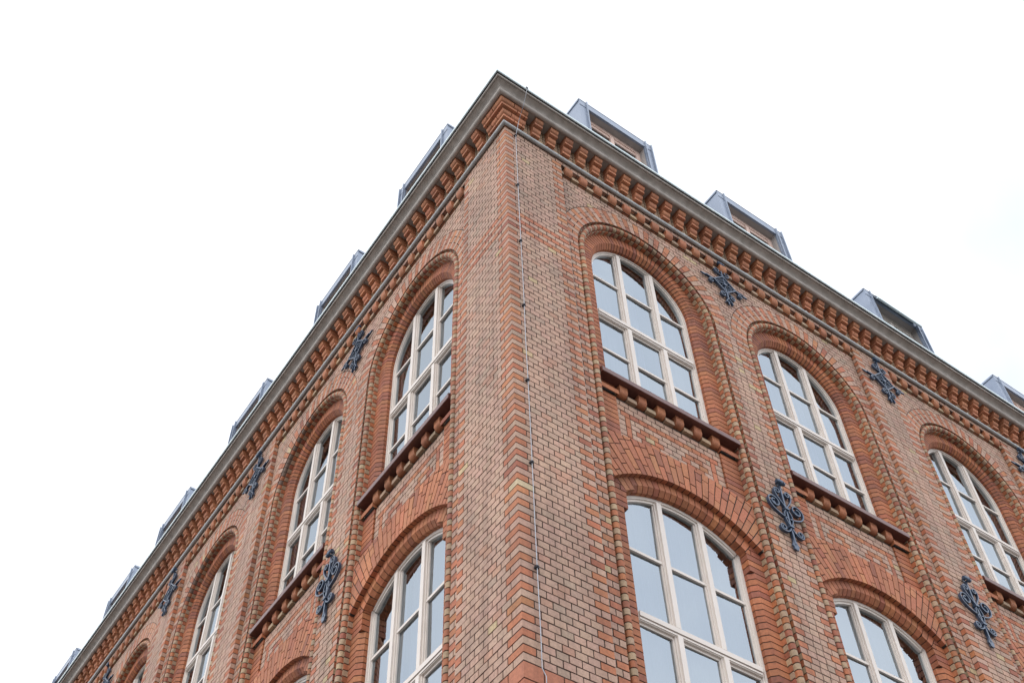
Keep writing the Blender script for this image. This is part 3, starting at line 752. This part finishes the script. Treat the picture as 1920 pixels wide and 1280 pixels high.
def build_anchor(side, s0, h0, dwall, lyre, label):
    # every part is modelled about the anchor's own middle, then placed on the wall
    parts = []
    def part(fn, name):
        mb = MB(side); fn(mb); parts.append((mb, name))
    st = dict(t0=.012, t1=.046)
    if lyre:
        SCL = .85; sc = lambda P: [(x*SCL, y*SCL) for x, y in P]
        part(lambda m: (ribbon(m, sc([(0, -.60), (0, .44)]), .022, .006, .040)), 'stem')
        for y in (0, -.31): part(lambda m: m.box(-.030, .030, .002, .056, y*SCL-.014, y*SCL+.014, GREY, 0, True), 'collar')
        def pair(P, wd, name):
            for F_ in (lambda z: z, mir): part(lambda m: ribbon(m, F_(sc(P)), wd, **st), name)
        pair(bez((-.014, -.015), (-.10, -.12), (-.06, -.2), (-.014, -.30)), .012, 'inner_bar')
        pair(bez((-.02, -.17), (-.15, -.15), (-.29, -.09), (-.29, .045), 12)[:-1]+spin(-.188, .045, .102, .034, 180, -1.3), .015, 'large_scroll')
        pair(bez((-.01, .02), (-.05, .10), (-.145, .18), (-.138, .285), 12)[:-1]+spin(-.086, .290, .052, .018, 180, -1.2), .014, 'small_scroll')
        pair(bez((-.006, -.31), (-.02, -.45), (-.19, -.48), (-.19, -.385), 12)[:-1]+spin(-.138, -.38, .052, .018, 180, -1.2), .014, 'lower_scroll')
        for sg in (-1, 1): part(lambda m: leaf(m, sc([(sg*.19+x, .04+y) for x, y in ((-.03, -.04), (.03, -.04), (.036, .0), (.02, .035), (-.02, .035), (-.036, 0))]), .016, .030), 'rosette')
        part(lambda m: leaf(m, sc([(0, -.69), (.034, -.68), (.036, -.645), (.055, -.625), (.034, -.575), (.012, -.50), (-.012, -.50), (-.034, -.575), (-.055, -.625), (-.036, -.645), (-.034, -.68)]), .014, .036), 'leaf')
        part(lambda m: curl(m, .36), 'finial')
    else:
        a = .135; aa = a*sqrt(2)
        def frame(m):
            r45 = lambda P: [((x-y)*.7071, (x+y)*.7071) for x, y in P]
            b = a+.010
            for q in range(4):
                cs, sn = round(cos(pi/2*q)), round(sin(pi/2*q)); rot = lambda P: r45([(x*cs-y*sn, x*sn+y*cs) for x, y in P])
                ribbon(m, rot([(-b, -a), (a-.010, -a)]), .019, **st)
                ribbon(m, rot([(.0, .0), (a-.01, a-.01)]), .011, .014, .042); ribbon(m, rot([(.02, .0), (a-.012, 0)]), .009, .014, .038)
                ribbon(m, rot(spin(.046, .092, .026, .008, -90, 1.1, 14)), wd=.008, t0=.016, t1=.038)
                ribbon(m, rot(spin(.092, .046, .026, .008, 180, -1.1, 14)), wd=.008, t0=.016, t1=.038)
            m.prism([(.03*cos(x), .03*sin(x)) for x in [2*pi*i/8 for i in range(8)]], .052, .01, GREY)
        part(frame, 'lattice_panel')
        arm = [(a, .0), (.25, .0), (.30, .012)]
        def pair(P, wd, name, rot=None):
            for F_ in (lambda z: z, mir): part(lambda m: ribbon(m, F_(P), wd, **st), name)
        for fl in (1, -1):
            part(lambda m: ribbon(m, [(fl*aa, 0), (fl*.33, 0)], .020, .008, .044), 'side_arm')
            part(lambda m: leaf(m, [(x, y) for x, y in ([(.31, -.014), (.37, -.017), (.415, 0), (.37, .017), (.31, .014)] if fl > 0 else [(-.31, .014), (-.37, .017), (-.415, 0), (-.37, -.017), (-.31, -.014)])], .012, .034), 'leaf')
            for sg in (-1,):
                P = bez((aa+.01, sg*.004), (.215, sg*.02), (.285, sg*.045), (.285, sg*.085), 8)[:-1]+spin(.248, sg*.085, .037, .018, 0, sg*.95, 16)
                part(lambda m: ribbon(m, [(fl*x, y) for x, y in P], .013, **st), 'scroll')
        part(lambda m: ribbon(m, [(0, aa), (0, .45)], .022, .008, .044), 'upright_bar'); part(lambda m: ribbon(m, [(0, -aa), (0, -.33)], .022, .008, .044), 'upright_bar')
        pair(bez((-.006, aa+.01), (-.03, .22), (-.125, .21), (-.125, .285), 8)[:-1]+spin(-.080, .29, .045, .020, 180, -1.0, 16), .014, 'scroll')
        pair(bez((-.006, -aa-.01), (-.03, -.22), (-.12, -.205), (-.12, -.27), 8)[:-1]+spin(-.078, -.275, .042, .019, 180, 1.0, 16), .014, 'scroll')
        pair(bez((0, -.32), (-.01, -.37), (-.055, -.38), (-.055, -.44), 8), .013, 'tail')
        part(lambda m: leaf(m, [(-.014, -.31), (-.018, -.40), (0, -.46), (.018, -.40), (.014, -.31)], .012, .034), 'leaf')
        part(lambda m: curl(m, .44), 'finial')
    ds = W(side, s0, dwall+.004, h0)
    root = bpy.data.objects.new('wall_anchor', None); COL.objects.link(root); root.location = ds
    root['label'] = label; root['category'] = 'wall anchor'; root['group'] = 'ornamental iron wall anchors'
    for mb, name in parts:
        v = []
        for (x, y, z) in mb.v:                               # undo facade datum; parts are about the anchor's origin
            if side == 'R': v.append((x, y, z-Z0))
            else: v.append((x, y, z-Z0))
        mb.v = v; o = mb.build(name, [IRON], root)
    # short pins that tie it to the wall
    return root

# ------------------------------------------------------------------ lightning conductor
def tube(mb, pts, r, K=8):
    P = [Vector(p) for p in pts]; rings = []
    for i, p in enumerate(P):
        t = (P[min(i+1, len(P)-1)]-P[max(i-1, 0)]).normalized(); a = t.orthogonal().normalized() if abs(t.z) < .9 else Vector((1, 0, 0)); a = (a-t*a.dot(t)).normalized(); b = t.cross(a)
        rings.append([p+a*r*cos(2*pi*k/K)+b*r*sin(2*pi*k/K) for k in range(K)])
    pts = [q for rg in rings for q in rg]; F = []
    for i in range(len(P)-1):
        for k in range(K): F.append((i*K+k, i*K+(k+1) % K, (i+1)*K+(k+1) % K, (i+1)*K+k))
    mb.raw(pts, F, GREY, 0, True)
def conductor():
    S = .150
    path = [(S-.02, .349, 20.985), (S-.02, .350, 20.945), (S-.005, .24, 20.72), (S, .10, 20.45), (S, .076, 20.36), (S, .062, 20.30), (S, .026, 20.20), (S, .022, 19.6)]
    h = 18.975; 
    while h > 12.0: path += [(S+random.uniform(-.003, .003), .022, h), (S+random.uniform(-.004, .004), .021, h-.6)]; h -= 1.235
    path += [(S, .022, 11.90), (S+.028, .03, 11.83), (S+.028, .024, 11.2), (S+.028, .024, 5.2), (S+.028, .024, -Z0)]
    mb = MB('R'); tube(mb, [W('R', *p) for p in path], .0038)
    root = mb.build('lightning_conductor', [CABLE]); root['label'] = 'thin grey lightning conductor wire running down the wall beside the corner'; root['category'] = 'wire'
    for h in (20.206, 18.975, 17.742, 16.507, 15.27, 14.118, 12.889):
        c = MB('R'); c.box(S-.016, S+.016, -.004, .032, h-.011, h+.011, GREY, 0, True); c.box(S-.006, S+.006, .032, .040, h-.006, h+.006); c.build('clamp', [CLAMP], root)
    c = MB('R'); c.box(S-.035, S-.005, .338, .356, 20.960, 20.992, GREY, 0, True); c.build('gutter_clip', [CLAMP], root)

# ------------------------------------------------------------------ assemble
for side in 'RL':
    wall(side)
    for ui, (a, b, cs) in enumerate(UNITS[side]):
        corbel_table(side, a, b)
        for ci, c in enumerate(cs):
            bay(side, c)
            k = 1
            window(side, c, False, 1 if (ui, ci) != (1, 0) or side == 'R' else 2); window(side, c, True, 1)
            dormer(side, c+(.08 if side == 'L' else 0), 1 if (side == 'R' and ui == 1) else 0)
cornice(); roof()
# plain lower walls and building body down to the pavement
def base_wall():
    m, n, lk, b = mat('ground_floor_brick')
    t = n.new('ShaderNodeTexCoord'); mp = n.new('ShaderNodeMapping'); mp.inputs['Rotation'].default_value = (radians(90), 0, 0)
    br = n.new('ShaderNodeTexBrick'); br.inputs['Scale'].default_value = 1; br.inputs['Brick Width'].default_value = L; br.inputs['Row Height'].default_value = C; br.inputs['Mortar Size'].default_value = .006
    br.inputs['Color1'].default_value = (.40, .285, .225, 1); br.inputs['Color2'].default_value = (.36, .13, .07, 1); br.inputs['Mortar'].default_value = (.05, .035, .03, 1)
    lk.new(t.outputs['Object'], mp.inputs[0]); lk.new(mp.outputs[0], br.inputs['Vector']); lk.new(br.outputs['Color'], b.inputs['Base Color']); b.inputs['Roughness'].default_value = .8
    mb = MB()
    for side in 'RL':
        mb.side = side; e = END[side]
        mb.face([(0, 0, -Z0-.3), (e, 0, -Z0-.3), (e, 0, hh(N_BOT)), (0, 0, hh(N_BOT))])
        mb.face([(0, 0, hh(N_BOT)), (e, 0, hh(N_BOT)), (e, -.4, hh(N_BOT)), (0, -.4, hh(N_BOT))])
    mb.build('lower_wall', [m], BLD)
    q = MB('R'); ER, EL = W('R', END['R'], 0, 0)[0], W('L', END['L'], 0, 0)[1]; zt = 23.4+Z0
    q.raw([(9, 9, -.3), (ER, 9, -.3), (ER, 9, zt), (9, 9, zt), (9, EL, -.3), (9, EL, zt)], [(0, 1, 2, 3), (4, 0, 3, 5)])
    q.raw([(0, EL, -.3), (9, EL, -.3), (9, EL, zt), (0, EL, 20.9+Z0)], [(0, 1, 2, 3)])
    q.raw([(ER, 0, -.3), (ER, 9, -.3), (ER, 9, zt), (ER, 0, 20.9+Z0)], [(0, 1, 2, 3)]); q.build('courtyard_wall', [m], BLD)
    q = MB('R'); q.raw([(3.6, 3.6, zt-.3), (ER, 3.6, zt-.3), (ER, 9.2, zt-.3), (9.2, 9.2, zt-.3), (9.2, EL, zt-.3), (3.6, EL, zt-.3)], [(0, 1, 2, 3), (0, 3, 4, 5)]); q.build('flat_roof', [ROOF], BLD)
base_wall()
conductor()
TXT = [
 ('R', 3.64, 19.785, Fd, 'cross shaped blue grey iron anchor between the first two arched windows right of the corner'),
 ('R', 6.66, 19.72, 0, 'blue grey iron anchor between the second and third arched windows right of the corner'),
 ('R', 9.96, 19.74, 0, 'blue grey iron anchor under the cornice, cut by the right edge of the picture'),
 ('R', 3.60, 15.464, Fd, 'large blue grey lyre scroll anchor between the two lower windows right of the corner'),
 ('R', 6.60, 15.448, 0, 'blue grey lyre scroll anchor in the lower right, below the second cornice anchor'),
 ('L', 3.67, 19.73, Fd, 'cross shaped iron anchor between the first two arched windows left of the corner'),
 ('L', 6.70, 19.76, 0, 'iron anchor under the cornice between second and third arched windows left of the corner'),
 ('L', 9.90, 19.72, 0, 'small iron anchor under the cornice between third and fourth arched windows left of the corner'),
 ('L', 12.98, 19.72, Fd, 'farthest and smallest iron anchor at lower left beyond the fourth arched window'),
 ('L', 3.61, 15.464, Fd, 'lyre scroll anchor seen edge on beside the nearest lower window left of the corner'),
 ('L', 6.60, 15.448, 0, 'lyre scroll anchor at the bottom edge left of the corner, only its curl showing'),
]
for side, s, h, dwl, tx in TXT: build_anchor(side, s, h, dwl, h < 17, tx)
# pavement
gm = simple('pavement_asphalt', (.11, .107, .10), (.16, .155, .148), .9, 2)
mb = MB('R'); mb.raw([(-400, -400, 0), (400, -400, 0), (400, 400, 0), (-400, 400, 0)], [(0, 1, 2, 3)]); g = mb.build('ground', [gm]); g['kind'] = 'structure'
